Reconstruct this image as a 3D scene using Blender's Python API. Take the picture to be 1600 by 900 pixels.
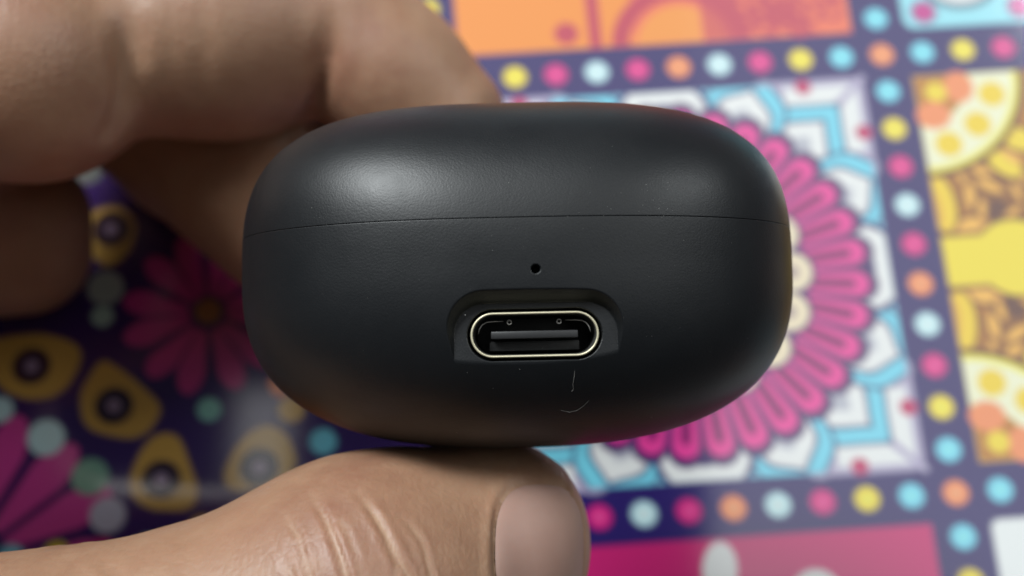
import bpy, bmesh, math, random
import numpy as np
from mathutils import Matrix, Vector

random.seed(7)
rng = np.random.default_rng(7)
scene = bpy.context.scene
for o in list(bpy.data.objects):
    bpy.data.objects.remove(o)
COL = scene.collection

# ------------------------------------------------------------------ camera
MM = 0.001
FPX = 1400.0                                   # focal length in pixels of a 1600 px wide picture
DOT = 6.6                                      # mm between two printed dots of the cloth
H = np.array([[6.42185713e+01, -1.25068187e+00, 1.37805194e+03],
              [-3.81537405e+00, 5.61765735e+01, 8.53457985e+01],
              [6.34681526e-04, -7.87486126e-03, 1.0]])
B3 = np.diag([1/FPX, 1/FPX, 1.0]) @ np.array([[1, 0, -800], [0, 1, -450], [0, 0, 1.0]]) @ H
lam = DOT / np.linalg.norm(B3[:, 0])
VA, VB, VT = B3[:, 0]*lam, B3[:, 1]*lam, B3[:, 2]*lam     # cloth lattice seen from the lens (x right, y down, z ahead), mm
ex = VA/np.linalg.norm(VA)
nn = np.cross(VA, VB); nn /= np.linalg.norm(nn)
ez = -nn
ey = np.cross(ez, ex)
RW = np.array([ex, ey, ez])                    # lens axes -> table axes (z up from the table)


def to_world(P):
    return (np.asarray(P, float) - VT) @ RW.T * MM


def dir_world(D):
    return np.asarray(D, float) @ RW.T


def cp(px, py, d):
    return np.array([(px-800)*d/FPX, (py-450)*d/FPX, d])


cam_data = bpy.data.cameras.new('camera')
cam = bpy.data.objects.new('camera', cam_data)
COL.objects.link(cam)
cpos = to_world([0, 0, 0])
cx, cy, cz = dir_world([1, 0, 0]), dir_world([0, -1, 0]), dir_world([0, 0, -1])
MCAM = Matrix(((cx[0], cy[0], cz[0], cpos[0]), (cx[1], cy[1], cz[1], cpos[1]), (cx[2], cy[2], cz[2], cpos[2]), (0, 0, 0, 1)))
cam.matrix_world = MCAM
cam_data.sensor_width = 36.0
cam_data.lens = 36.0*FPX/1600.0
cam_data.clip_start = 0.005
cam_data.clip_end = 50
cam_data.dof.use_dof = True
cam_data.dof.focus_distance = 0.0655
cam_data.dof.aperture_fstop = cam_data.lens/1.85
scene.camera = cam

# ------------------------------------------------------------------ light of the room
world = bpy.data.worlds.new('World')
scene.world = world
world.use_nodes = True
bg = world.node_tree.nodes['Background']
bg.inputs['Color'].default_value = (1.0, 0.97, 0.93, 1)
bg.inputs['Strength'].default_value = 0.018
scene.view_settings.view_transform = 'Standard'
scene.view_settings.look = 'None'
scene.view_settings.exposure = 0.12
scene.view_settings.gamma = 1


def area_lamp(name, pos_cv, target_cv, sx, sy, radiance, color=(1, 1, 1)):
    ld = bpy.data.lights.new(name, 'AREA')
    ld.shape = 'RECTANGLE'
    ld.size, ld.size_y = sx, sy
    ld.energy = radiance*math.pi*sx*sy
    ld.color = color
    o = bpy.data.objects.new(name, ld)
    COL.objects.link(o)
    p, t = Vector(to_world(pos_cv)), Vector(to_world(target_cv))
    o.location = p
    o.rotation_euler = (t-p).to_track_quat('-Z', 'Y').to_euler()
    return o


def reflect_pos(P, N, dist):
    """a point seen mirrored at P (normal N) from the lens, dist mm away"""
    d = P/np.linalg.norm(P)
    r = d - 2*np.dot(d, N)*N
    return P + r*dist


def table_hit(px, py):
    r = cp(px, py, 1.0)
    t = np.dot(VT, nn)/np.dot(r, nn)
    return r*t


def glare_panel(name, x0, y0, x1, y1, radiance, height=1000.0):
    """an added lamp panel, parallel to the table, placed by what it mirrors in the glossy cloth"""
    def up(px, py):
        p = table_hit(px, py)
        d = p/np.linalg.norm(p)
        r = d-2*np.dot(d, nn)*nn
        return p + r*height/abs(np.dot(r, nn))
    q = [to_world(up(*c)) for c in ((x0, y0), (x1, y0), (x1, y1), (x0, y1))]
    c = sum(q)/4
    sx = np.linalg.norm(q[1]-q[0])/2+np.linalg.norm(q[2]-q[3])/2
    sy = np.linalg.norm(q[3]-q[0])/2+np.linalg.norm(q[2]-q[1])/2
    ld = bpy.data.lights.new(name, 'AREA')
    ld.shape = 'RECTANGLE'
    ld.size, ld.size_y = sx, sy
    ld.energy = radiance*math.pi*sx*sy
    ld.color = (.98, 1.0, .99)
    o = bpy.data.objects.new(name, ld)
    COL.objects.link(o)
    u_ = (q[1]-q[0])/np.linalg.norm(q[1]-q[0])
    o.location = c
    o.rotation_euler = (0, 0, math.atan2(u_[1], u_[0]))
    return o


glare_panel('glare_panel', 1088, -300, 1850, 960, .95)  # added lamps; the gap between them imitates the phone's dark reflection
glare_panel('glare_panel', 430, -300, 1080, 470, .76)
glare_panel('glare_panel', 368, 610, 448, 900, .85)

# ------------------------------------------------------------------ helpers


def tag(o, label=None, cat=None, group=None, kind=None):
    for k, v in (('label', label), ('category', cat), ('group', group), ('kind', kind)):
        if v:
            o[k] = v
    return o


def mesh_obj(name, verts, faces, material=None, parent=None, smooth=True):
    me = bpy.data.meshes.new(name)
    me.from_pydata([tuple(v) for v in verts], [], [tuple(f) for f in faces])
    if smooth:
        me.polygons.foreach_set('use_smooth', np.ones(len(me.polygons), bool))
    me.update()
    o = bpy.data.objects.new(name, me)
    COL.objects.link(o)
    if material:
        me.materials.append(material)
    if parent:
        o.parent = parent
    return o


def bm_obj(name, bm, material=None, parent=None, smooth=True):
    me = bpy.data.meshes.new(name)
    bm.to_mesh(me)
    bm.free()
    if smooth:
        me.polygons.foreach_set('use_smooth', np.ones(len(me.polygons), bool))
    o = bpy.data.objects.new(name, me)
    COL.objects.link(o)
    if material:
        me.materials.append(material)
    if parent:
        o.parent = parent
    return o


def srgb(r, g, b):
    c = np.array([r, g, b], float)/255
    return np.where(c <= 0.04045, c/12.92, ((c+0.055)/1.055)**2.4)


class Mat:
    def __init__(self, name, base=(0.5, 0.5, 0.5), rough=0.5, metal=0.0, **kw):
        self.m = bpy.data.materials.new(name)
        self.m.use_nodes = True
        self.t = self.m.node_tree
        self.b = self.t.nodes['Principled BSDF']
        self.b.inputs['Base Color'].default_value = (*base, 1)
        self.b.inputs['Roughness'].default_value = rough
        self.b.inputs['Metallic'].default_value = metal
        for k, v in kw.items():
            self.b.inputs[k.replace('_', ' ')].default_value = v
        self.co = self.t.nodes.new('ShaderNodeTexCoord').outputs['Object']

    def n(self, kind, ins=None, **props):
        x = self.t.nodes.new('ShaderNode'+kind)
        for k, v in props.items():
            setattr(x, k, v)
        for k, v in (ins or {}).items():
            if isinstance(v, bpy.types.NodeSocket):
                self.t.links.new(v, x.inputs[k])
            else:
                x.inputs[k].default_value = v
        return x

    def noise(self, scale, detail=3, rough=0.5, co=None):
        return self.n('TexNoise', {'Vector': co or self.co, 'Scale': scale, 'Detail': detail, 'Roughness': rough}).outputs['Fac']

    def ramp(self, fac, stops):
        r = self.n('ValToRGB', {'Fac': fac})
        e = r.color_ramp.elements
        while len(e) < len(stops):
            e.new(0.5)
        for el, (p, c) in zip(e, stops):
            el.position = p
            el.color = (*c, 1) if len(c) == 3 else c
        return r.outputs['Color']

    def math(self, op, a, b=0.0):
        x = self.n('Math', operation=op)
        for i, v in enumerate((a, b)):
            if isinstance(v, bpy.types.NodeSocket):
                self.t.links.new(v, x.inputs[i])
            else:
                x.inputs[i].default_value = v
        return x.outputs[0]

    def link(self, s, name):
        self.t.links.new(s, self.b.inputs[name])

    def bump(self, h, dist, strength=1.0, prev=None):
        ins = {'Height': h, 'Distance': dist, 'Strength': strength}
        if prev:
            ins['Normal'] = prev
        return self.n('Bump', ins).outputs['Normal']


# ------------------------------------------------------------------ materials
m = Mat('soft_touch_plastic', (0.0078, 0.0090, 0.0108), 0.42)
m.b.inputs['Specular IOR Level'].default_value = 0.44
g1 = m.noise(6500, 3)
g2 = m.noise(900, 3)
m.link(m.bump(g2, 0.00002, 0.4, m.bump(g1, 0.00002, 0.55)), 'Normal')
rf = m.noise(260, 4, 0.65)
m.link(m.math('ADD', m.math('ADD', m.math('MULTIPLY', rf, 0.12), m.math('MULTIPLY', m.noise(70, 4, 0.6), 0.16)), 0.29), 'Roughness')
PLASTIC = m.m

m = Mat('brushed_shell_metal', (0.80, 0.74, 0.54), 0.5, 0.75)
m.link(m.math('ADD', m.math('MULTIPLY', m.noise(2500, 3), 0.2), 0.4), 'Roughness')
METAL = m.m
m = Mat('dark_shell_metal', (0.16, 0.16, 0.155), 0.4, 0.6)
m.link(m.math('ADD', m.math('MULTIPLY', m.noise(1500, 3), 0.3), 0.2), 'Roughness')
DARKMETAL = m.m
m = Mat('spring_metal', (0.35, 0.34, 0.32), 0.45, 0.4)
m.link(m.math('ADD', m.math('MULTIPLY', m.noise(1500, 3), 0.2), 0.35), 'Roughness')
SPRING = m.m
m = Mat('tongue_plastic', (0.024, 0.024, 0.026), 0.45)
m.link(m.bump(m.noise(3000, 2), 0.00001, 0.4), 'Normal')
TONGUE = m.m
m = Mat('port_black', (0.008, 0.008, 0.009), 0.5)
m.link(m.bump(m.noise(3000, 2), 0.00001, 0.4), 'Normal')
PORTBLACK = m.m
m = Mat('lint_white', (0.62, 0.62, 0.60), 0.8)
m.link(m.ramp(m.noise(3000, 2), [(0.3, (0.2, 0.2, 0.19)), (0.7, (0.4, 0.4, 0.38))]), 'Base Color')
LINT = m.m

m = Mat('skin', (0.42, 0.26, 0.165), 0.5)
m.b.inputs['Subsurface Weight'].default_value = 0.25
m.b.inputs['Subsurface Radius'].default_value = (1.0, 0.35, 0.18)
m.b.inputs['Subsurface Scale'].default_value = 0.0018
blot = m.noise(70, 4, 0.6)
fine = m.noise(420, 4, 0.6)
mixf = m.math('ADD', m.math('MULTIPLY', blot, 0.7), m.math('MULTIPLY', fine, 0.3))
sk = m.ramp(mixf, [(0.3, (0.265, 0.125, 0.078)), (0.5, (0.338, 0.188, 0.116)), (0.7, (0.39, 0.235, 0.148))])
cr = m.n('Attribute', attribute_name='crease').outputs['Fac']
mx = m.n('Mix', data_type='RGBA')
m.t.links.new(cr, mx.inputs['Factor'])
m.t.links.new(sk, mx.inputs[6])
mx.inputs[7].default_value = (0.56, 0.38, 0.25, 1)
m.link(mx.outputs[2], 'Base Color')
vor = m.n('TexVoronoi', {'Vector': m.co, 'Scale': 1300.0}, feature='DISTANCE_TO_EDGE').outputs['Distance']
wv = m.noise(650, 3, 0.55)
st_ = m.n('VectorMath', {0: m.co, 1: (1900.0, 420.0, 700.0)}, operation='MULTIPLY').outputs['Vector']
st2 = m.n('VectorMath', {0: m.co, 1: (700.0, 2100.0, 900.0)}, operation='MULTIPLY').outputs['Vector']
lines = m.math('ADD', m.noise(1.0, 2, co=st_), m.math('MULTIPLY', m.noise(1.0, 2, co=st2), 0.6))
m.link(m.bump(lines, 0.00007, 0.5, m.bump(vor, 0.00008, 0.5, m.bump(wv, 0.00010, 0.35))), 'Normal')
red = m.ramp(m.noise(38, 4, 0.6), [(0.5, (0, 0, 0)), (0.7, (0.26, 0.26, 0.26))])
m2 = m.n('Mix', data_type='RGBA')
m.t.links.new(red, m2.inputs['Factor'])
m.t.links.new(mx.outputs[2], m2.inputs[6])
m2.inputs[7].default_value = (0.36, 0.15, 0.10, 1)
m.link(m2.outputs[2], 'Base Color')
m.link(m.math('ADD', m.math('MULTIPLY', fine, 0.2), 0.4), 'Roughness')
SKIN = m.m
m = Mat('nail', (0.36, 0.27, 0.23), 0.5)
m.b.inputs['Specular IOR Level'].default_value = 0.35
m.b.inputs['Subsurface Weight'].default_value = 0.2
m.b.inputs['Subsurface Radius'].default_value = (1.0, 0.4, 0.25)
m.b.inputs['Subsurface Scale'].default_value = 0.0012
m.link(m.ramp(m.noise(150, 3), [(0.3, (0.335, 0.20, 0.16)), (0.7, (0.385, 0.245, 0.20))]), 'Base Color')
st_ = m.n('VectorMath', {0: m.co, 1: (60.0, 1500.0, 700.0)}, operation='MULTIPLY').outputs['Vector']
m.link(m.bump(m.noise(1.0, 2, co=st_), 0.00003, 0.5), 'Normal')
NAIL = m.m

m = Mat('printed_vinyl', (0.5, 0.5, 0.5), 0.3)
att = m.n('Attribute', attribute_name='print').outputs['Color']
m.link(att, 'Base Color')
m.b.inputs['Specular IOR Level'].default_value = 1.0
m.b.inputs['Coat Weight'].default_value = 1.0
m.b.inputs['Coat IOR'].default_value = 1.5
m.b.inputs['Coat Roughness'].default_value = 0.09
m.link(m.bump(m.noise(14, 2), 0.0004, 0.2, m.bump(m.noise(1800, 2), 0.00002, 0.3)), 'Normal')
m.link(m.math('ADD', m.math('MULTIPLY', m.noise(60, 3), 0.04), 0.07), 'Roughness')
VINYL = m.m

# ------------------------------------------------------------------ the printed cloth
C_INK = srgb(42, 30, 100)
C_LINE = srgb(62, 48, 108)
C_CYAN = srgb(116, 204, 226)
C_WHITE = srgb(224, 226, 226)
C_MAG = srgb(206, 40, 128)
C_PINK = srgb(214, 66, 144)
C_DPINK = srgb(168, 44, 120)
C_ORG = srgb(244, 140, 92)
C_YEL = srgb(232, 208, 62)
C_PALE = srgb(190, 226, 236)
C_CREAM = srgb(232, 216, 184)
HI = np.linalg.inv(H)


def ij(px, py):
    q = HI @ np.array([px, py, 1.0])
    return q[0]/q[2], q[1]/q[2]


def cloth_colour(I, J):
    aa = 0.07
    out = np.zeros(I.shape+(3,))
    out[:] = C_INK

    def put(sd, c, sel=None, a=1.0):
        w = np.clip(0.5 - sd/aa, 0, 1)*a
        if sel is not None:
            w = w*sel
        out[:] = out*(1-w[..., None]) + c*w[..., None]

    ci, cj = np.floor(I/11).astype(int), np.floor(J/11).astype(int)
    u, v = I-ci*11, J-cj*11                    # inside a square of the patchwork: 0..11
    kind = np.mod(ci + 2*cj, 5)                # 0.. which picture fills the square

    def at(a, b):
        return ((ci == a) & (cj == b)).astype(float)

    def rbox(x, y, hx, hy, r=0.0):
        qx, qy = np.abs(x)-hx+r, np.abs(y)-hy+r
        return np.hypot(np.maximum(qx, 0), np.maximum(qy, 0)) + np.minimum(np.maximum(qx, qy), 0) - r

    def ell(x, y, cx_, cy_, rx, ry, ang=0.0):
        c, s = math.cos(ang), math.sin(ang)
        X, Y = (x-cx_)*c+(y-cy_)*s, -(x-cx_)*s+(y-cy_)*c
        return (np.hypot(X/rx, Y/ry)-1)*min(rx, ry)

    def seg(x, y, x0, y0, x1, y1):
        dx, dy = x1-x0, y1-y0
        t = np.clip(((x-x0)*dx+(y-y0)*dy)/(dx*dx+dy*dy+1e-9), 0, 1)
        return np.hypot(x-x0-t*dx, y-y0-t*dy)

    inner = rbox(u-5.5, v-5.5, 4.84, 4.84)
    # ---- which square is which
    known = {(-1, 0): 'mandala', (-1, -1): 'orange', (0, 0): 'yellow', (0, -1): 'aqua', (-1, 1): 'magenta', (0, 1): 'white', (-2, 0): 'eyes'}
    order = ['mandala', 'orange', 'yellow', 'aqua', 'magenta', 'white', 'eyes']
    sel = {k: np.zeros(I.shape) for k in order}
    for a in range(ci.min(), ci.max()+1):
        for b in range(cj.min(), cj.max()+1):
            kk = known.get((a, b), order[(a*3+b*5+100) % 7])
            sel[kk] += at(a, b)
    # ---- mandala
    S = sel['mandala']
    put(inner, srgb(196, 190, 214), S)
    x, y = u-5.5, v-5.5
    r, th = np.hypot(x, y), np.arctan2(y, x)
    fx, fy = np.maximum(abs(x), abs(y)), np.minimum(abs(x), abs(y))       # folded eightfold
    def leaf(ang, r0, r1, w, p=.8):
        c, s_ = math.cos(ang), math.sin(ang)
        X, Y = fx*c+fy*s_, -fx*s_+fy*c
        q = np.clip((X-r0)/(r1-r0), 0, 1)
        prof = w*np.sin(math.pi*q**p)**.8
        return np.maximum(np.abs(Y)-prof, np.maximum(r0-X, X-r1)*.6)*.8

    lav = srgb(172, 164, 192)
    put(np.maximum(inner, r-5.6), C_CYAN, S)
    # white arms with red beads in the corner
    put(np.maximum(rbox(fx-4.1, fy-4.1, 1.75, 1.75), inner), C_WHITE, S)
    put(np.minimum(np.abs(rbox(fx-4.48, fy-3.75, .36, 1.15, .3)), seg(fx, fy, 3.9, 3.9, 4.9, 4.9))-.09, lav, S)
    put(np.hypot(fx-4.75, fy-3.45)-.20, srgb(184, 48, 100), S)
    put(np.hypot(fx-4.55, fy-2.55)-.42, lav, S)
    put(np.hypot(fx-4.62, fy-2.6)-.2, C_WHITE, S)
    put(np.hypot(fx-4.3, fy-2.3)-.14, C_WHITE, S)
    def tip(ang, cr, rx, ry, end, slope):
        c, s_ = math.cos(ang), math.sin(ang)
        X, Y = fx*c+fy*s_, -fx*s_+fy*c
        e = (np.hypot((X-cr)/rx, Y/ry)-1)*min(rx, ry)
        w = (X+np.abs(Y)*slope-end)/math.hypot(1, slope)
        h = np.clip(.5+.5*(w-e)/.2, 0, 1)
        return e*(1-h)+w*h+.2*h*(1-h)*.5

    for d, e1, e2, ry1, ry2, sl in ((math.pi/4, 5.95, 5.35, 1.06, .66, 1.0), (math.radians(25), 5.75, 5.2, .98, .66, .75)):
        put(np.maximum(tip(d, 4.3, 1.7, ry1, e1, sl)-.07, inner), C_LINE, S)
        put(np.maximum(tip(d, 4.3, 1.7, ry1, e1, sl), inner), C_CYAN, S)
        put(np.maximum(tip(d, 4.2, 1.35, ry2, e2, sl)-.08, inner), C_LINE, S)
        put(np.maximum(tip(d, 4.2, 1.35, ry2, e2, sl), inner), C_WHITE, S)
        put(np.maximum(tip(d, 4.0, 1.0, ry2*.5, e2-.5, sl), inner), srgb(176, 178, 190), S)
    put(np.maximum(ell(fx, fy, 4.25, 0, 1.03, 1.17), inner), C_LINE, S)
    put(np.maximum(np.maximum(ell(fx, fy, 4.25, 0, .90, 1.02), inner), -(np.hypot(fx-4.1, fy)-.42)), C_WHITE, S)
    # pink loops
    N = 32
    ph = (np.mod(th/(2*math.pi)*N, 1)-.5)*2*math.pi/N
    lx, ly = r*np.cos(ph), r*np.sin(ph)
    wl = .33*np.clip((lx+.6)/4.6, .3, 1)
    put(np.minimum(r-3.75, seg(lx, ly, 2.8, 0, 4.12, 0)-0.44), srgb(70, 40, 100), S)
    put(seg(lx, ly, 2.5, 0, 4.02, 0)-wl+.02, srgb(222, 62, 148), S)
    put(seg(lx, ly, 2.9, 0, 3.9, 0)-0.115, srgb(120, 24, 96), S)
    put(r-2.95, srgb(120, 40, 110), S)
    N = 16
    ph = (np.mod(th/(2*math.pi)*N+.5, 1)-.5)*2*math.pi/N
    lx, ly = r*np.cos(ph), r*np.sin(ph)
    put(np.hypot(lx-2.55, ly)-.54, C_LINE, S)
    put(np.hypot(lx-2.55, ly)-.46, C_CREAM, S)
    put(np.hypot(lx-2.55, ly)-.20, srgb(176, 158, 150), S)
    put(r-1.95, C_CYAN, S)
    put(r-1.5, C_MAG, S)
    put(r-0.9, C_CREAM, S)
    # ---- orange square with an arched drawing
    S = sel['orange']
    put(inner, srgb(252, 142, 62), S)
    dk, md = srgb(186, 62, 84), srgb(228, 112, 84)
    put(np.maximum(inner, -(u-5.0)), md, S)
    put(np.maximum(np.abs(np.hypot(u-6.15, (v-10.4)*1.0)-1.5)-.22, inner), dk, S)
    put(np.maximum(np.hypot(u-6.15, (v-10.4))-1.1, inner), srgb(252, 146, 66), S)
    put(np.maximum(rbox(u-4.05, v-8.0, .16, 3.5), inner), dk, S)
    put(np.maximum(rbox(u-7.15, v-8.0, .45, 3.5), inner), dk, S, .8)
    put(ell(u, v, 3.35, 9.9, .3, .3), dk, S)
    for q in range(95):
        q1, q2 = 7.4+2.7*rng.random(), 5.5+4.7*rng.random()
        put(np.abs(np.hypot(u-q1, v-q2)-.2)-.06, dk, S, .85)
    put(np.maximum(rbox(u-8.4, v-8.0, .1, 3.5), inner), dk, S, .8)
    put(np.maximum(np.abs(np.hypot(u-9.9, v-9.6)-.9)-.12, inner), dk, S, .8)
    # ---- yellow square
    S = sel['yellow']
    bn, dbn, ly_ = srgb(178, 118, 46), srgb(98, 56, 40), srgb(250, 206, 56)
    put(inner, bn, S)
    vv = np.where(v > 5.5, 11-v, v)                                       # mirrored top to bottom
    uu = np.where(u > 5.5, 11-u, u)
    U6 = 1/(2.141*63)

    def o6(x_, y_, rx, ry, ang, col, line=.09):
        a_, b_ = ij(1380+x_/2.141, 80+y_/2.141)
        if line:
            put(np.maximum(ell(uu, vv, a_, b_, rx*U6+line, ry*U6+line, ang), inner), dbn, S)
        put(np.maximum(ell(uu, vv, a_, b_, rx*U6, ry*U6, ang), inner), col, S)

    tan = srgb(240, 176, 78)
    o6(470, 610, 150, 250, 0, srgb(142, 90, 42), 0)
    o6(290, 600, 95, 42, -.3, tan)
    o6(470, 640, 60, 40, .3, tan)
    o6(386, 545, 38, 55, 0, srgb(96, 58, 48), 0)
    for q in ((262, 418, 13, 34, -.3), (322, 396, 46, 17, .5), (290, 482, 18, 48, .1), (356, 450, 48, 18, .55), (332, 526, 13, 36, .2),
              (446, 470, 13, 36, -.4), (432, 540, 40, 12, -.6), (470, 420, 13, 36, .3), (455, 590, 40, 13, -.5)):
        o6(q[0], q[1], q[2]*.95, q[3]*.95, q[4], tan, .08)
    o6(190, 505, 48, 104, -.1, srgb(246, 198, 54))
    o6(172, 515, 18, 70, -.1, srgb(214, 160, 60), 0)
    o6(405, 375, 66, 36, .75, srgb(250, 204, 54))
    o6(428, 352, 36, 16, .75, tan, 0)
    o6(450, 292, 60, 40, .5, srgb(250, 204, 54))
    a_, b_ = ij(1380+400/2.141, 80+705/2.141)
    yb = np.minimum(rbox(uu-a_, vv-5.5, 205*U6, .62, .3), ell(uu, vv, a_+.35, 5.5, 130*U6, .95))
    put(np.maximum(yb-.1, inner), dbn, S)
    put(np.maximum(yb, inner), srgb(252, 210, 58), S)
    rr = np.hypot(uu-.62, vv-.62)
    an = np.arctan2(vv-.62, uu-.62)
    put(np.maximum(rr-2.75, inner), dbn, S)
    put(np.maximum(rr-2.6, inner), srgb(244, 222, 84), S)
    put(np.maximum(np.maximum(rr-2.45, -(rr-1.35)), inner), srgb(238, 236, 200), S)
    for q in (.32, .785, 1.25):
        put(np.hypot(uu-.62-1.98*math.cos(q), vv-.62-1.98*math.sin(q))-.33, srgb(240, 200, 50), S)
    put(np.maximum(rr-1.35, inner), bn, S)
    put(ell(uu, vv, 1.72, 1.0, .36, .42), C_ORG, S)
    put(ell(uu, vv, 1.0, 1.72, .42, .36), C_ORG, S)
    put(ell(uu, vv, 1.15, 1.1, .26, .26), ly_, S)
    # ---- aqua square
    S = sel['aqua']
    put(rbox(u-5.5, v-5.5, 4.84, 4.84, .3), srgb(150, 218, 232), S)
    for q in (1.2, 3.6, 7.4, 9.8):
        for w in (1.3, 9.9):
            put(np.hypot(u-q, v-w)-.36, C_LINE, S, .5)
            put(np.hypot(u-q, v-w)-.28, srgb(190, 60, 140), S)
    put(ell(u, v, 2.2, 9.1, 1.0, .8), srgb(96, 130, 150), S)
    put(ell(u, v, 2.2, 9.1, .8, .62), C_WHITE, S)
    # ---- magenta square
    S = sel['magenta']
    put(inner, srgb(196, 36, 112), S)
    for px, py, rx, ry in ((1125, 890, .38, .62), (1277, 925, .52, .5), (1200, 985, .5, .5)):
        a, b = ij(px, py)
        put(ell(u, v, np.mod(a, 11), np.mod(b, 11), rx, ry, .15), C_WHITE, S)
    put(ell(u, v, 5.5, 6.2, 2.2, 2.2), C_WHITE, S)
    put(ell(u, v, 5.5, 6.2, 1.7, 1.7), C_PINK, S)
    # ---- white square
    S = sel['white']
    put(rbox(u-5.5, v-5.5, 4.84, 4.84, .2), srgb(226, 230, 230), S)
    put(np.abs(np.hypot(u-5.5, v-5.5)-3.0)-.2, C_CYAN, S)
    # ---- dark square with eyed drops and heart petals
    S = sel['eyes']
    put(inner, srgb(50, 28, 94), S)
    mus, eyed = srgb(198, 158, 78), srgb(40, 20, 52)

    def loc(px, py):
        a, b = ij(px, py)
        return np.mod(a, 11), np.mod(b, 11)

    def poly(pix):
        q = np.array([ij(*p) for p in pix])
        c = q.mean(0)
        sd = np.full(I.shape, -9.0)
        for k in range(len(q)):
            e = q[(k+1) % len(q)]-q[k]
            n_ = np.array([e[1], -e[0]])/np.hypot(*e)
            if np.dot(n_, q[k]-c) < 0:
                n_ = -n_
            d = (I-q[k][0])*n_[0]+(J-q[k][1])*n_[1]
            h = np.clip(.5+.5*(d-sd)/.25, 0, 1)
            sd = sd*(1-h)+d*h+.25*h*(1-h)
        return sd

    def z2(*pts):
        return [(x_/2.142, 480+y_/2.142) for x_, y_ in pts]

    for pts, (ex_, ey_) in ((z2((-60, 120), (60, 85), (190, 90), (275, 135), (268, 210), (195, 300), (85, 315), (-20, 260)), (49, 572)),
                            (z2((340, 170), (400, 195), (545, 330), (530, 385), (470, 440), (370, 440), (280, 400), (262, 290)), (178, 634)),
                            (z2((520, 420), (605, 425), (640, 510), (675, 620), (640, 680), (490, 680), (425, 615), (455, 495)), (252, 749)),
                            (z2((870, 390), (940, 400), (990, 470), (995, 540), (930, 600), (770, 620), (740, 570), (800, 440)), (405, 730)),
                            ([(140, 330), (185, 318), (215, 345), (205, 395), (170, 420), (135, 395)], (174, 358)),
                            (z2((640, 700), (700, 690), (760, 800), (700, 880), (600, 860)), (318, 850))):
        put(poly(pts), mus, S)
        ei, ej = ij(ex_, ey_)
        put(np.hypot(I-ei, J-ej)-.44, eyed, S)
        put(np.hypot(I-ei, J-ej)-.16, srgb(150, 130, 160), S)

    def lobes(cpx, angs, r0, r1, w, col):
        ci_, cj_ = ij(*cpx)
        for q in angs:
            c, s_ = math.cos(math.radians(q)), math.sin(math.radians(q))
            X, Y = (I-ci_)*c+(J-cj_)*s_, -(I-ci_)*s_+(J-cj_)*c
            t = np.clip((X-r0)/(r1-r0), 0, 1)
            prof = np.where(t < .62, w*(.3+.7*t/.62), w*np.sqrt(np.maximum(1-((t-.62)/.38)**2, 0)))
            put(np.maximum(np.abs(Y)-prof, np.maximum(r0-X, X-r1)), col, S)

    lobes((-60, 885), [c_+d_ for c_ in (-110, -58, -12, 34) for d_ in (-12, 12)], 1.05, 3.6, .42, srgb(204, 66, 152))
    lobes((325, 489), [c_+d_ for c_ in (179, 120, 57, -3, -63, -120) for d_ in (-14, 14)], .45, 2.0, .31, srgb(196, 58, 138))
    lobes((325, 489), (210, 148, 87, 27, -33, -92), .2, 2.2, .10, srgb(50, 28, 94))
    fb = ij(325, 486)
    put(np.hypot(I-fb[0], J-fb[1])-.3, srgb(150, 104, 60), S)
    for px, py, rr_, c in ((72, 684, .42, C_PALE), (141, 745, .42, srgb(120, 168, 150)), (168, 805, .4, srgb(190, 190, 210)),
                           (327, 640, .27, srgb(130, 190, 180)), (160, 494, .25, srgb(170, 200, 190)), (165, 450, .42, srgb(160, 172, 168)),
                           (138, 266, .36, srgb(96, 102, 100)), (0, 640, .3, C_PALE), (440, 600, .3, C_ORG), (455, 640, .3, mus), (505, 690, .3, C_CYAN)):  # white spots nearest the fingers made greyer, shade put into their colour
        a, b = loc(px, py)
        put(np.hypot(u-a, v-b)-rr_, c, S)
    # ---- dots of the bands
    seq_h = [C_ORG, C_CYAN, C_YEL, C_MAG, C_PALE, C_ORG, C_MAG, C_PALE, C_MAG, C_YEL, C_CYAN]
    seq_v = [C_ORG, C_CYAN, C_YEL, C_MAG, C_PALE, C_MAG, C_ORG, C_PALE, C_MAG, C_YEL, C_CYAN]
    ri, rj = np.round(I), np.round(J)
    dd = np.hypot(I-ri, J-rj)
    onh = np.mod(rj, 11) == 0
    onv = np.mod(ri, 11) == 0
    for k in range(11):
        mh = onh & (np.mod(-ri, 11) == k)
        mv = onv & ~onh & (np.mod(rj, 11) == k)
        for mm, sq in ((mh, seq_h), (mv, seq_v)):
            put(dd-.285, sq[k], mm.astype(float))
            put(dd-.10, np.minimum(sq[k]*1.25+.06, .8), mm.astype(float))
    return np.clip(out, 0, .8)


def axis_lines(lo, hi, step, far_lo, far_hi):
    core = np.arange(lo, hi+step/2, step)
    left, right = [], []
    a, d = lo, step
    while a > far_lo:
        d = min(d*1.25, 2.2)
        a -= d
        left.append(a)
    a, d = hi, step
    while a < far_hi:
        d = min(d*1.25, 2.2)
        a += d
        right.append(a)
    return np.array(left[::-1]+list(core)+right)


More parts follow.
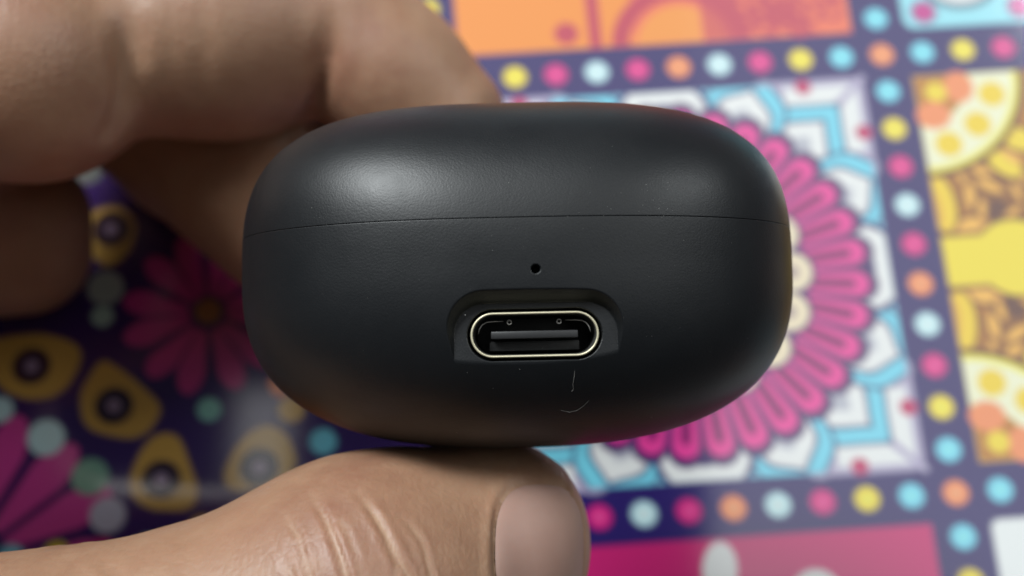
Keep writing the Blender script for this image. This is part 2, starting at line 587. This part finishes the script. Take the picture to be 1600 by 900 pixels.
li = axis_lines(-30, 9, 1/18, -75, 55)
lj = axis_lines(-8, 19, 1/18, -55, 60)
GI, GJ = np.meshgrid(li, lj, indexing='ij')
sub = [-1/54, 0, 1/54]
colr = np.zeros(GI.shape+(3,))
st = rng.bit_generator.state
for a in sub:
    rng.bit_generator.state = st
    colr += cloth_colour(GI+a, GJ+a*.7)
colr /= 3
P = VT + GI[..., None]*VA + GJ[..., None]*VB
PW = to_world(P.reshape(-1, 3))
ni, nj = GI.shape
idx = np.arange(ni*nj).reshape(ni, nj)
quads = np.stack([idx[:-1, :-1], idx[:-1, 1:], idx[1:, 1:], idx[1:, :-1]], -1).reshape(-1, 4)
me = bpy.data.meshes.new('tablecloth')
me.vertices.add(len(PW))
me.vertices.foreach_set('co', PW.astype(np.float32).ravel())
me.loops.add(quads.size)
me.loops.foreach_set('vertex_index', quads.astype(np.int32).ravel())
me.polygons.add(len(quads))
me.polygons.foreach_set('loop_start', np.arange(0, quads.size, 4, dtype=np.int32))
me.update(calc_edges=True)
at_ = me.color_attributes.new('print', 'FLOAT_COLOR', 'POINT')
at_.data.foreach_set('color', np.concatenate([colr.reshape(-1, 3), np.ones((ni*nj, 1))], 1).astype(np.float32).ravel())
me.materials.append(VINYL)
cloth = bpy.data.objects.new('tablecloth', me)
COL.objects.link(cloth)
if me.polygons[0].normal.z < 0:
    me.flip_normals()
tag(cloth, 'glossy tablecloth printed with colourful patchwork of mandalas, eyed drops and dotted dark bands', 'tablecloth')

# ------------------------------------------------------------------ the earbud case
CA, CB, CC = 22.78, 14.26, 14.6                # half width, half height, half depth, mm
EN_LOW, EN_TOP, EM = 2.60, 3.19, 2.35
CDEPTH = 76.6
CENTRE = cp(807.8, 432.6, CDEPTH)
ROLL, PITCH = math.radians(1.25), math.radians(3.5)
# columns of RC: case axes (x right, y up, z to the lens) in lens axes
_r = Matrix.Rotation(ROLL, 3, 'Z') @ Matrix.Rotation(-PITCH, 3, 'X')
FL = np.diag([1.0, -1.0, -1.0])
RC = FL @ np.array(_r)


def case_f(L):
    L = np.asarray(L)
    EN = np.where(L[..., 1] > 0, EN_TOP, EN_LOW)
    xy = (np.abs(L[..., 0]/CA)**EN + np.abs(L[..., 1]/CB)**EN)
    return xy**(EM/EN) + np.abs(L[..., 2]/CC)**EM - 1


def to_case(Pc):
    return (np.asarray(Pc)-CENTRE) @ RC


def from_case(L):
    return np.asarray(L) @ RC.T + CENTRE


def case_hit(px, py):
    """point of the front of the case that shows at a pixel, its outward normal (lens axes)"""
    ray = cp(px, py, 1.0)
    lo, hi = 40.0, CDEPTH
    for _ in range(60):
        mid = (lo+hi)/2
        if case_f(to_case(ray*mid)) > 0:
            lo = mid
        else:
            hi = mid
    p = ray*lo
    L = to_case(p)
    e = 1e-3
    g = np.array([case_f(L+np.eye(3)[k]*e)-case_f(L-np.eye(3)[k]*e) for k in range(3)])
    g /= np.linalg.norm(g)
    return p, RC @ g, L


# lamps of the room that show as the two soft spots on the lid
for nm, (px, py, dist, sx, sy, rad) in {'wall_light': (600, 285, 900, .30, .30, 36.0), 'window_light': (1072, 293, 1000, .20, .18, 17.0)}.items():
    p, nrm, _ = case_hit(px, py)
    area_lamp(nm, reflect_pos(p, nrm, dist), p, sx, sy, rad, (.95, 1.0, 1.01))

case = bpy.data.objects.new('earbud_case', None)
COL.objects.link(case)
MW = np.eye(4)
MW[:3, :3] = RW @ RC
MW[:3, 3] = to_world(CENTRE)
case.matrix_world = Matrix(MW.tolist())
case.empty_display_size = .01
tag(case, 'matte black pebble shaped earbud case held between thumb and finger, charging port facing out', 'earbud case')

# port geometry in case axes (mm)
RING_D = 63.0
pc = to_case(cp(835.5, 522.5, RING_D))
PX, PY, PZ = pc
RECX, RECTOP, RECBOT = 5.95, PY+2.30, PY-2.15
mp, mn, mL = case_hit(837, 420)


def box_sd(x, y, hx, y0, y1, rt, rb):
    yc, hy = (y0+y1)/2, (y1-y0)/2
    yy = y-yc
    r = np.where(yy > 0, rt, rb)
    qx, qy = np.abs(x)-hx+r, np.abs(yy)-hy+r
    return np.hypot(np.maximum(qx, 0), np.maximum(qy, 0)) + np.minimum(np.maximum(qx, qy), 0) - r


def smin(a, b, k):
    h = np.clip(.5+.5*(b-a)/k, 0, 1)
    return b*(1-h)+a*h-k*h*(1-h)


def sstep(e0, e1, x):
    t = np.clip((x-e0)/(e1-e0), 0, 1)
    return t*t*(3-2*t)


def stadium(x, y, hl, r):
    q = np.abs(x)-(hl-r)
    return np.hypot(np.maximum(q, 0), y)-r


def front_relief(L):
    x, y, z = L[:, 0]-PX-.08, L[:, 1], L[:, 2].copy()
    front = (z > 5)
    sd = -smin(-box_sd(x, y, RECX-.2, RECBOT-6, RECTOP-.06, 2.15, 2.15), -(RECBOT+.1-y), .5)
    floor = PZ-.12 + (y-PY)*(-.075)
    sl = 1.75
    zr = floor + np.maximum(sd, 0)*sl
    z2 = smin(z, zr, .09)
    z2 -= 6.0*sstep(.07, -.07, stadium(L[:, 0]-PX, y-PY, 4.53+.16, 1.60+.16))
    z2 -= 1.6*sstep(.07, -.07, np.hypot(L[:, 0]-mL[0], y-mL[1])-.27)
    L[:, 2] = np.where(front, z2, z)
    return L


def nonuniform(c0, c1, fine_step, coarse_step):
    a = list(np.arange(c0, c1+1e-9, fine_step))
    lo, d = c0, fine_step
    L_ = []
    while lo > -1:
        d = min(d*1.2, coarse_step)
        lo -= d
        L_.append(lo)
    hi, d = a[-1], fine_step
    R_ = []
    while hi < 1:
        d = min(d*1.2, coarse_step)
        hi += d
        R_.append(hi)
    L_ = L_[::-1]
    L_ = [v for v in L_ if v > -1+coarse_step*.3]
    R_ = [v for v in R_ if v < 1-coarse_step*.3]
    return np.array([-1.0]+L_+a+R_+[1.0])


kx = 1/CA
S_ = nonuniform((PX-7.0)/CA, (PX+7.0)/CA, .052/CA, .022)
T_ = nonuniform((RECBOT-1.2)/CB, (mL[1]+.8)/CB, .052/CB, .03)
R_ = np.linspace(-1, 1, 41)


def project(D):
    D = np.asarray(D, float)
    EN = np.where(D[:, 1] > 0, EN_TOP, EN_LOW)
    q = ((np.abs(D[:, 0])**EN+np.abs(D[:, 1])**EN)**(EM/EN)+np.abs(D[:, 2])**EM)**(-1/EM)
    return D*q[:, None]*np.array([CA, CB, CC])


def face_grid(a, b, f):
    A_, B_ = np.meshgrid(a, b, indexing='ij')
    D = f(A_.ravel(), B_.ravel())
    n1, n2 = len(a), len(b)
    ix = np.arange(n1*n2).reshape(n1, n2)
    q = np.stack([ix[:-1, :-1], ix[1:, :-1], ix[1:, 1:], ix[:-1, 1:]], -1).reshape(-1, 4)
    return D, q


VV, QQ, off = [], [], 0
for a, b, f, flip in ((S_, T_, lambda s, t: np.stack([s, t, np.ones_like(s)], 1), 0), (S_, T_, lambda s, t: np.stack([s, t, -np.ones_like(s)], 1), 1),
                      (T_, R_, lambda t, r: np.stack([np.ones_like(t), t, r], 1), 0), (T_, R_, lambda t, r: np.stack([-np.ones_like(t), t, r], 1), 1),
                      (S_, R_, lambda s, r: np.stack([s, np.ones_like(s), r], 1), 1), (S_, R_, lambda s, r: np.stack([s, -np.ones_like(s), r], 1), 0)):
    D, q = face_grid(a, b, f)
    L = project(D)
    if f(np.zeros(1), np.zeros(1))[0, 2] == 1 and a is S_ and b is T_:
        L = front_relief(L)
    VV.append(L)
    QQ.append((q[:, ::-1] if flip else q)+off)
    off += len(L)
VV, QQ = np.concatenate(VV), np.concatenate(QQ)
_, uniq, inv = np.unique(np.round(VV, 4), axis=0, return_index=True, return_inverse=True)
inv = np.asarray(inv).ravel()
VV, QQ = VV[uniq], inv[QQ]

sp, _, sL = case_hit(838, 338.5)
SEAM = sL[1]
GAP = .014
_d = VV[:, 1]-SEAM                                      # keep mesh rows clear of the seam so it cuts cleanly
_m = np.abs(_d) < .22
_q = VV[_m].copy()
_q[:, 1] = SEAM+np.where(_d[_m] >= 0, .22, -.22)
for _ in range(30):                                     # back onto the surface, sliding in x and z
    g_ = case_f(_q)
    _q[:, 0] *= 1-g_*.2
    _q[:, 2] *= 1-g_*.2
VV[_m] = _q


def half(name, sign):
    me = bpy.data.meshes.new(name)
    me.from_pydata([tuple(v) for v in VV*MM], [], [tuple(int(k) for k in f) for f in QQ])
    bm = bmesh.new()
    bm.from_mesh(me)
    bpy.data.meshes.remove(me)
    co = Vector((0, (SEAM+sign*(GAP/2+.03))*MM, 0))
    geom = bm.verts[:]+bm.edges[:]+bm.faces[:]
    bmesh.ops.bisect_plane(bm, geom=geom, dist=1e-8, plane_co=co, plane_no=(0, 1, 0), clear_inner=(sign > 0), clear_outer=(sign < 0))
    co.y += sign*.035*MM
    bmesh.ops.bisect_plane(bm, geom=bm.verts[:]+bm.edges[:]+bm.faces[:], dist=1e-8, plane_co=co, plane_no=(0, 1, 0))
    edges = [e for e in bm.edges if e.is_boundary]
    lip = ((.012, .006), (.014, .022), (.004, .05), (.0, .3), (.0, 1.2)) if sign > 0 else ((.012, .014), (.015, .034), (.003, .06), (.0, .3), (.0, 1.2))
    for dy, scl in lip:     # rounded lip, then the wall into the shell
        r = bmesh.ops.extrude_edge_only(bm, edges=edges)
        nv = [g for g in r['geom'] if isinstance(g, bmesh.types.BMVert)]
        for v in nv:
            d = Vector((v.co.x/CA, 0, v.co.z/CC))
            d.normalize()
            v.co -= d*scl*MM
            v.co.y -= sign*dy*MM
        edges = [g for g in r['geom'] if isinstance(g, bmesh.types.BMEdge)]
        s_ = set(nv)
        edges = [e for e in edges if e.verts[0] in s_ and e.verts[1] in s_]
    bmesh.ops.recalc_face_normals(bm, faces=bm.faces[:])
    return bm_obj(name, bm, PLASTIC, case)


lid = half('lid', 1)
body = half('body', -1)


def stadium_loop(hl, r, n=20):
    pts = []
    for k in range(n+1):
        a = -math.pi/2+math.pi*k/n
        pts.append((hl-r+r*math.cos(a), r*math.sin(a)))
    for k in range(n+1):
        a = math.pi/2+math.pi*k/n
        pts.append((-(hl-r)+r*math.cos(a), r*math.sin(a)))
    return np.array(pts)


def loft(loops, close_last=False):
    n = len(loops[0])
    v = np.concatenate(loops)
    f = []
    for k in range(len(loops)-1):
        for i in range(n):
            f.append((k*n+i, k*n+(i+1) % n, (k+1)*n+(i+1) % n, (k+1)*n+i))
    if close_last:
        f.append(tuple((len(loops)-1)*n+i for i in range(n)))
    return v, f


def ring_loop(hl, r, z):
    p = stadium_loop(hl, r)
    return np.c_[p+[PX, PY], np.full(len(p), PZ+z)]*MM


o, i = (4.53, 1.60), (4.53-.175, 1.60-.175)
v, f = loft([ring_loop(o[0], o[1], -5), ring_loop(o[0], o[1], -.05), ring_loop(o[0]-.02, o[1]-.02, .02), ring_loop(o[0]-.06, o[1]-.06, .05),
             ring_loop(i[0]+.05, i[1]+.05, .05), ring_loop(i[0]+.015, i[1]+.015, .01), ring_loop(i[0], i[1], -.08)])
port = mesh_obj('port_shell', v, f, METAL, case)
v, f = loft([ring_loop(i[0]-.005, i[1]-.005, -.06), ring_loop(i[0]-.02, i[1]-.02, -.4), ring_loop(i[0]-.02, i[1]-.02, -5.0)], True)
mesh_obj('inner_wall', v, f, DARKMETAL, port)


def box_bm(cx_, cy_, cz_, hx, hy, hz, bev=.05):
    bm = bmesh.new()
    bmesh.ops.create_cube(bm, size=2)
    for v_ in bm.verts:
        v_.co = Vector(((cx_+v_.co.x*hx)*MM, (cy_+v_.co.y*hy)*MM, (cz_+v_.co.z*hz)*MM))
    bmesh.ops.bevel(bm, geom=bm.edges[:], offset=bev*MM, segments=2, profile=.5, affect='EDGES')
    return bm


bm_obj('back_plate', box_bm(PX, PY, PZ-4.6, 4.2, 1.3, .3), PORTBLACK, port)
tongue = bm_obj('tongue', box_bm(PX, PY, PZ-2.6, 3.10, .27, 1.95, .07), TONGUE, port)
bm_obj('lower_plate', box_bm(PX, PY-.78, PZ-3.3, 3.25, .36, 1.6, .06), PORTBLACK, port)
for k in range(12):                                     # contacts along the upper face of the tongue
    bm_obj('contact', box_bm(PX-2.55+k*.464, PY+.272, PZ-2.75, .13, .012, 1.5, .005), DARKMETAL, port)


def tube(pts, r, n=6):
    pts = [Vector(p) for p in pts]
    vs, fs = [], []
    for k, p in enumerate(pts):
        t = (pts[min(k+1, len(pts)-1)]-pts[max(k-1, 0)]).normalized()
        a = t.cross(Vector((.3, .5, .8))).normalized()
        b = t.cross(a)
        rr = r*(.45 if k in (0, len(pts)-1) else 1)
        for q in range(n):
            w = 2*math.pi*q/n
            vs.append(p+(a*math.cos(w)+b*math.sin(w))*rr)
    for k in range(len(pts)-1):
        for q in range(n):
            fs.append((k*n+q, k*n+(q+1) % n, (k+1)*n+(q+1) % n, (k+1)*n+q))
    fs += [tuple(range(n))[::-1], tuple(range((len(pts)-1)*n, len(pts)*n))]
    return vs, fs


for sx in (-1, 1):                                       # spring tabs stamped in the shell, each with a round stop
    arc = [(sx*2.2, .98), (sx*2.9, .98), (sx*3.4, .93), (sx*3.72, .75), (sx*3.92, .45), (sx*4.0, .1)]
    v, f = tube([((PX+p)*MM, (PY+q)*MM, (PZ-.75)*MM) for p, q in arc], .05*MM)
    mesh_obj('spring_tab', v, f, SPRING, port)
    loop = [(sx*1.77+.15*math.cos(w), .90+.15*math.sin(w)) for w in np.linspace(0, 2*math.pi, 17)]
    v, f = tube([((PX+p)*MM, (PY+q)*MM, (PZ-.75)*MM) for p, q in loop], .055*MM)
    mesh_obj('spring_stop', v, f, SPRING, port)

# ------------------------------------------------------------------ lint and dust on the case


def fibre(pix, r, label):
    pts = []
    for k in range(len(pix)-1):
        for t in np.linspace(0, 1, 6)[:-1 if k < len(pix)-2 else None]:
            px = pix[k][0]*(1-t)+pix[k+1][0]*t
            py = pix[k][1]*(1-t)+pix[k+1][1]*t
            p, nrm, _ = case_hit(px, py)
            pts.append(to_world(p+nrm*r*.9))
    v, f = tube(pts, r*MM)
    return tag(mesh_obj('lint_fibre', v, f, LINT), label, 'lint')


fibre([(898, 579), (897, 590), (895, 600), (896, 608), (893, 612)], .0105, 'short upright pale lint fibre just under the charging port')
fibre([(876, 641), (890, 644), (902, 641), (912, 634), (920, 626)], .0075, 'curved faint lint fibre low on the case, bent like a tick mark')
dv, df = [], []
spots = [(714, 676, .06), (593, 343, .05), (487, 325, .05), (635, 353, .04), (1018, 652, .05), (1168, 529, .04), (795, 286, .06), (712, 288, .05), (727, 492, .05), (812, 577, .04),
         (540, 330, .04), (837, 428, .03), (905, 332, .04), (965, 600, .03), (1100, 650, .03)]
for _ in range(26):
    spots.append((rng.normal(1010, 40), rng.normal(312, 16), .02+.03*rng.random()))
for _ in range(70):
    spots.append((rng.uniform(440, 1200), rng.uniform(200, 660), .012+.014*rng.random()))
for _ in range(22):
    spots.append((rng.uniform(470, 1180), rng.uniform(215, 400), .014+.02*rng.random()))
for _ in range(22):
    spots.append((rng.uniform(480, 1080), rng.uniform(336, 341), .014+.022*rng.random()))
for px, py, r in spots:
    p, nrm, _ = case_hit(px, py)
    c = to_world(p+nrm*r*.2)
    r *= .72
    k0 = len(dv)
    ax = rng.normal(size=3)
    for d in ((1, 0, 0), (-1, 0, 0), (0, 1, 0), (0, -1, 0), (0, 0, 1), (0, 0, -1)):
        dv.append(c+np.array(d)*r*MM*(.6+.7*rng.random()))
    for t in ((0, 2, 4), (2, 1, 4), (1, 3, 4), (3, 0, 4), (2, 0, 5), (1, 2, 5), (3, 1, 5), (0, 3, 5)):
        df.append(tuple(k0+q for q in t))
tag(mesh_obj('dust', dv, df, LINT, smooth=False), 'tiny pale dust specks scattered over the black case', 'dust', kind='stuff')

# ------------------------------------------------------------------ the hand (lens axes, mm)


def rcone(Pt, a, b, ra, rb):
    a, b = np.asarray(a, np.float32), np.asarray(b, np.float32)
    d = b-a
    t = np.clip(((Pt-a) @ d)/(d @ d), 0, 1)
    q = Pt-a-t[..., None]*d
    return np.sqrt((q*q).sum(-1))-(ra+(rb-ra)*t)


def ball(Pt, c, r, s=(1, 1, 1)):
    q = (Pt-np.asarray(c, np.float32))/np.asarray(s, np.float32)
    return (np.sqrt((q*q).sum(-1))-r)*min(s)


def su(a, b, k):
    h = np.clip(.5+.5*(b-a)/k, 0, 1)
    return b*(1-h)+a*h-k*h*(1-h)


TH_TIP, TH_IP, TH_MC = cp(763, 842, 77), cp(565, 938, 71.5), cp(-20, 1172, 66)
IX0, IX1, IX2, IX3 = cp(-400, 165, 86), cp(190, 62, 98), cp(517, 48, 104), cp(690, 190, 105)
MD0, MD1, MD2, MD3 = np.array([-80, -10, 104]), cp(120, 104, 125), cp(292, 246, 126), cp(430, 365, 112)
RG0, RG1, RG2, RG3 = np.array([-105, -2, 108]), cp(36, 395, 125), np.array([-92, -2, 128]), np.array([-104, 5, 120])
UP0, UP1, UP2, UP3 = np.array([-88, -40, 86]), np.array([-48, -48, 101]), np.array([-36, -49, 118]), np.array([-36, -41, 124])
CMC, WR, ELB = np.array([-118, 36, 92]), np.array([-155, 24, 98]), np.array([-215, 52, 84])


def hand_sdf(Pt):
    Pt = np.asarray(Pt, np.float32)
    # thumb: flattened end, swollen joint
    th = su(ball(Pt, TH_TIP, 8.0), ball(Pt, cp(791, 818, 77.5), 6.6), 1.0)
    th = su(th, rcone(Pt, TH_TIP, TH_TIP+np.array([-3, 4.5, 1.5]), 8.0, 8.3), 1.0)
    th = su(th, rcone(Pt, TH_TIP+np.array([-1, 2, 0]), TH_IP, 8.8, 10.6), 2.5)
    th = su(th, rcone(Pt, cp(650, 862, 75), cp(757, 848, 77), 8.5, 8.2), 1.5)
    th = su(th, ball(Pt, TH_IP+np.array([.6, .2, -.2]), 10.9), 3.0)
    th = su(th, rcone(Pt, TH_IP, TH_MC, 9.9, 12.2), 4.0)
    th = su(th, rcone(Pt, TH_MC, CMC, 12.4, 16), 6.0)
    # finger lying across the back of the case
    ix = rcone(Pt, IX0, IX1+np.array([-4, 1, 0]), 11.5, 10.0)
    ix = su(ix, ball(Pt, cp(45, 112, 92), 11.4), 4.0)
    m2 = rcone(Pt, IX1+np.array([3, .5, 0]), IX2+np.array([-4, .5, 0]), 9.9, 9.6)
    m2 = su(m2, ball(Pt, cp(350, 62, 101), 10.7), 4.0)
    ix = su(ix, m2, 1.2)
    m3 = rcone(Pt, IX2+np.array([1.5, 0, 0]), IX3, 8.7, 7.6)
    m3 = su(m3, ball(Pt, IX2*.45+IX3*.55, 8.5), 3.0)
    ix = su(ix, m3, 1.2)
    # the other fingers, curled behind; the unseen upper one added to block light
    md = rcone(Pt, MD0, MD1, 11, 9.4)
    md = su(md, rcone(Pt, MD1, MD2, 9.4, 8.7), 2.5)
    md = su(md, rcone(Pt, MD2, MD3, 8.7, 7.6), 2.0)
    md = su(md, rcone(Pt, cp(270, 165, 121), cp(455, 250, 113), 9.0, 8.2), 3.0)
    rg = rcone(Pt, RG0, RG1, 10.4, 8.2)
    rg = su(rg, rcone(Pt, cp(-120, 300, 114), cp(38, 335, 122), 9.5, 8.4), 3.0)
    rg = su(rg, rcone(Pt, RG1, RG2, 8.2, 7.6), 2.0)
    rg = su(rg, rcone(Pt, RG2, RG3, 7.6, 7.0), 2.0)
    up = rcone(Pt, UP0, UP1, 13.0, 10.3)
    up = su(up, rcone(Pt, UP1, UP2, 9.6, 8.8), 2.0)
    up = su(up, rcone(Pt, UP2, UP3, 8.8, 7.6), 2.0)
    # palm
    pm = rcone(Pt, IX0, WR+np.array([6, -6, -10]), 11.8, 14)
    pm = su(pm, rcone(Pt, MD0, WR, 11.5, 15), 8)
    pm = su(pm, rcone(Pt, RG0, WR+np.array([4, 4, 6]), 11, 14), 8)
    pm = su(pm, rcone(Pt, UP0, WR+np.array([0, -10, -4]), 12.5, 14), 8)
    pm = su(pm, rcone(Pt, UP0, IX0, 12, 12), 6)
    pm = su(pm, rcone(Pt, MD0, RG0, 10.5, 10), 4)
    pm = su(pm, rcone(Pt, IX0, MD0, 11, 11), 4)
    pm = su(pm, rcone(Pt, RG0, TH_MC*.35+CMC*.65, 10, 12), 6)
    pm = su(pm, rcone(Pt, WR, ELB, 22, 25), 14)
    d = su(ix, md, .8)
    d = su(d, rg, .8)
    d = su(d, up, .8)
    d = su(d, pm, 5)
    return su(d, th, 4.0)


def grad(fn, Pt, e=.05):
    g = np.stack([fn(Pt+np.eye(3)[k]*e)-fn(Pt-np.eye(3)[k]*e) for k in range(3)], -1)
    return g/np.maximum(np.linalg.norm(g, axis=-1, keepdims=True), 1e-9)


def surface_nets(fn, lo, hi, h):
    ax = [np.arange(lo[k], hi[k]+h, h, dtype=np.float32) for k in range(3)]
    n = [len(a) for a in ax]
    V = np.empty(n, np.float32)
    for s in range(0, n[0], 16):
        X, Y, Z = np.meshgrid(ax[0][s:s+16], ax[1], ax[2], indexing='ij')
        V[s:s+16] = fn(np.stack([X, Y, Z], -1))
    ins = V < 0
    c = [s_ for s_ in np.ndindex(2, 2, 2)]
    cnt = sum(ins[a:n[0]-1+a, b:n[1]-1+b, d:n[2]-1+d].astype(np.int8) for a, b, d in c)
    cells = np.argwhere((cnt > 0) & (cnt < 8))
    acc, num = np.zeros((len(cells), 3)), np.zeros(len(cells))
    for axk in range(3):
        for c0 in c:
            if c0[axk]:
                continue
            c1 = list(c0)
            c1[axk] = 1
            i0, i1 = cells+np.array(c0), cells+np.array(c1)
            v0, v1 = V[tuple(i0.T)], V[tuple(i1.T)]
            x = (v0 < 0) != (v1 < 0)
            t = np.where(x, v0/np.where(x, v0-v1, 1), 0)
            acc += np.where(x[:, None], i0+t[:, None]*(i1-i0), 0)
            num += x
    vid = -np.ones([k-1 for k in n], np.int64)
    vid[tuple(cells.T)] = np.arange(len(cells))
    vert = acc/num[:, None]*h+np.array(lo)
    quads = []
    for axk in range(3):
        o1, o2 = [(1, 2), (2, 0), (0, 1)][axk]
        sl0 = [slice(None)]*3
        sl1 = [slice(None)]*3
        sl0[axk], sl1[axk] = slice(0, -1), slice(1, None)
        A_, B_ = ins[tuple(sl0)], ins[tuple(sl1)]
        for pos, m_ in ((True, A_ & ~B_), (False, ~A_ & B_)):
            e = np.argwhere(m_)
            e = e[(e[:, o1] > 0) & (e[:, o2] > 0) & (e[:, o1] < n[o1]-1) & (e[:, o2] < n[o2]-1)]
            q = []
            for d1, d2 in ((-1, -1), (0, -1), (0, 0), (-1, 0)):
                k = e.copy()
                k[:, o1] += d1
                k[:, o2] += d2
                q.append(vid[tuple(k.T)])
            q = np.stack(q, -1)
            quads.append(q if pos else q[:, ::-1])
    return vert, np.concatenate(quads)


hv, hq = surface_nets(hand_sdf, (-245, -74, 46), (18, 92, 142), 1.0)
for _ in range(2):
    hv = hv - grad(hand_sdf, hv)*hand_sdf(hv)[:, None]


def hand_hit(px, py, start=40.0):
    """where the sight line through a pixel meets (or passes nearest to) the hand"""
    px, py = np.atleast_1d(np.asarray(px, float)), np.atleast_1d(np.asarray(py, float))
    r = np.stack([(px-800)/FPX, (py-450)/FPX, np.ones_like(px)], -1)
    t = np.full(len(px), start)
    best, bt = np.full(len(px), 1e9), t.copy()
    for _ in range(70):
        d = hand_sdf(r*t[:, None])
        k = d < best
        best, bt = np.where(k, d, best), np.where(k, t, bt)
        t = np.minimum(t+np.maximum(d, 0)*.85, 160)
    p = r*bt[:, None]
    for _ in range(2):
        p = p-grad(hand_sdf, p)*hand_sdf(p)[:, None]
    return p


# refine the mesh where the picture shows the thumb and the first finger closely
hm = bpy.data.meshes.new('hand')
hm.from_pydata([tuple(v) for v in hv], [], [tuple(int(k) for k in q) for q in hq])
bm = bmesh.new()
bm.from_mesh(hm)


def in_box(e, x0, y0, z1):
    c = (e.verts[0].co+e.verts[1].co)/2
    px, py = c.x/c.z*FPX+800, c.y/c.z*FPX+450
    return px > x0 and py > y0 and c.z < z1


for x0, y0, z1 in ((-60, 640, 82), (380, 690, 72)):
    es = [e for e in bm.edges if in_box(e, x0, y0, z1)]
    bmesh.ops.subdivide_edges(bm, edges=es, cuts=1, use_grid_fill=True)
bm.to_mesh(hm)
bm.free()
nv = len(hm.vertices)
co = np.empty(nv*3, np.float32)
hm.vertices.foreach_get('co', co)
hv = co.reshape(-1, 3).astype(float)
for _ in range(2):
    hv = hv - grad(hand_sdf, hv)*hand_sdf(hv)[:, None]
N_ = grad(hand_sdf, hv)
disp = np.zeros(nv)
pale = np.zeros(nv)


def crease(pix, depth, width, ridge=.5, z=None):
    pts = hand_hit([p[0] for p in pix], [p[1] for p in pix])
    fine_ = []
    for k in range(len(pts)-1):
        for t in np.linspace(0, 1, 10):
            fine_.append(pts[k]*(1-t)+pts[k+1]*t)
    fine_ = np.array(fine_)
    near = np.where(((hv > fine_.min(0)-8*width) & (hv < fine_.max(0)+8*width)).all(1))[0]
    if not len(near):
        return
    d = np.linalg.norm(hv[near][:, None]-fine_[None], axis=2)
    j = d.argmin(1)
    dm = d.min(1)
    tt = j/(len(fine_)-1)
    fade = np.clip(np.minimum(tt, 1.25-tt)/.2, .25, 1)
    disp[near] += .72*(-depth*np.exp(-(dm/width)**2)+ridge*depth*np.exp(-((dm-1.9*width)/width)**2))*fade
    if width < .5:
        pale[near] = np.maximum(pale[near], np.exp(-(dm/(.75*width))**2)*fade*min(1, depth/.2)*.45)


crease([(486, 772), (512, 818), (530, 867), (542, 905), (548, 960)], .24, .30)
crease([(557, 768), (589, 811), (610, 850), (640, 905), (650, 960)], .24, .30)
crease([(442, 800), (466, 839), (484, 899), (490, 960)], .13, .26)
crease([(628, 806), (659, 846), (675, 905), (680, 950)], .13, .26)
crease([(418, 830), (456, 899), (465, 950)], .10, .25)
crease([(600, 845), (618, 880), (625, 930)], .16, .26)
crease([(520, 800), (545, 840), (566, 905)], .09, .25)
crease([(60, 862), (110, 845), (180, 900)], .2, .5)
crease([(206, -40), (203, 60), (192, 140), (172, 205)], .9, 1.1, .25)
crease([(522, -40), (514, 80), (497, 145), (452, 212)], .8, 1.0, .25)
crease([(322, -30), (318, 70), (312, 150)], .3, .8, .2)
crease([(240, -30), (222, 90)], .25, .7, .2)

# nail bed: the skin dips under the nail and swells round it
NC = (845, 858)
NHX, NHY = 72, 104


def nail_r(px, py):
    return (np.abs((px-NC[0])/NHX)**3.2+np.abs((py-NC[1])/NHY)**2.6)**(1/2.9)


ppx, ppy = hv[:, 0]/hv[:, 2]*FPX+800, hv[:, 1]/hv[:, 2]*FPX+450
facing = (N_*hv).sum(1) < 0
onth = (hv[:, 2] < 82) & facing
nr = nail_r(ppx, ppy)
disp += np.where(onth, -.22*np.exp(-((nr-1.0)/.07)**2)*(ppx < 890)+.10*np.exp(-((nr-1.2)/.1)**2)*(ppx < 890), 0)
disp += np.where(onth & (nr < .93), -.3, 0)
hv2 = hv+N_*disp[:, None]
hm.vertices.foreach_set('co', to_world(hv2).astype(np.float32).ravel())
hm.polygons.foreach_set('use_smooth', np.ones(len(hm.polygons), bool))
hm.update()
hm.materials.append(SKIN)
hm.attributes.new('crease', 'FLOAT', 'POINT').data.foreach_set('value', pale.astype(np.float32))
hand = bpy.data.objects.new('hand', hm)
COL.objects.link(hand)
tag(hand, 'bare hand gripping the black case with thumb below and curled fingers behind', 'hand')
if hm.polygons[0].normal.dot(Vector(hm.polygons[0].center)-Vector(to_world(hv.mean(0)))) < 0:
    pass
# nail plate
na, nb = 26, 34
nvv, nff = [], []
Q = np.repeat((np.arange(nb)+1)/nb, 72)                  # rings from the middle outwards
W = np.tile(np.arange(72)/72*2*math.pi, nb)
K = (np.abs(np.cos(W))**3.2+np.abs(np.sin(W))**2.6)**(-1/2.9)
p = hand_hit(NC[0]+NHX*Q*K*np.cos(W)*.97, NC[1]+NHY*Q*K*np.sin(W)*.98)
nvv = p+grad(hand_sdf, p)*(.16*(1-Q**6)-.10*Q**12)[:, None]
for a in range(nb-1):
    for b in range(72):
        nff.append((a*72+b, a*72+(b+1) % 72, (a+1)*72+(b+1) % 72, (a+1)*72+b))
nff.append(tuple(range(72))[::-1])
nail = mesh_obj('thumb_nail', to_world(np.array(nvv)), nff, NAIL, hand)
for o_ in (hand, nail):
    b_ = bmesh.new()
    b_.from_mesh(o_.data)
    bmesh.ops.recalc_face_normals(b_, faces=b_.faces[:])
    b_.to_mesh(o_.data)
    b_.free()

# report the outline of the case
Pc = from_case(VV)
print('CASE px', (Pc[:, 0]/Pc[:, 2]*FPX+800).min(), (Pc[:, 0]/Pc[:, 2]*FPX+800).max(), (Pc[:, 1]/Pc[:, 2]*FPX+450).min(), (Pc[:, 1]/Pc[:, 2]*FPX+450).max(), 'front z', Pc[:, 2].min(), 'PZ', PZ, 'verts', len(VV), 'hand', nv)
print('inter', hand_sdf(Pc).min(), 'pad', SEAM, mL, pc)
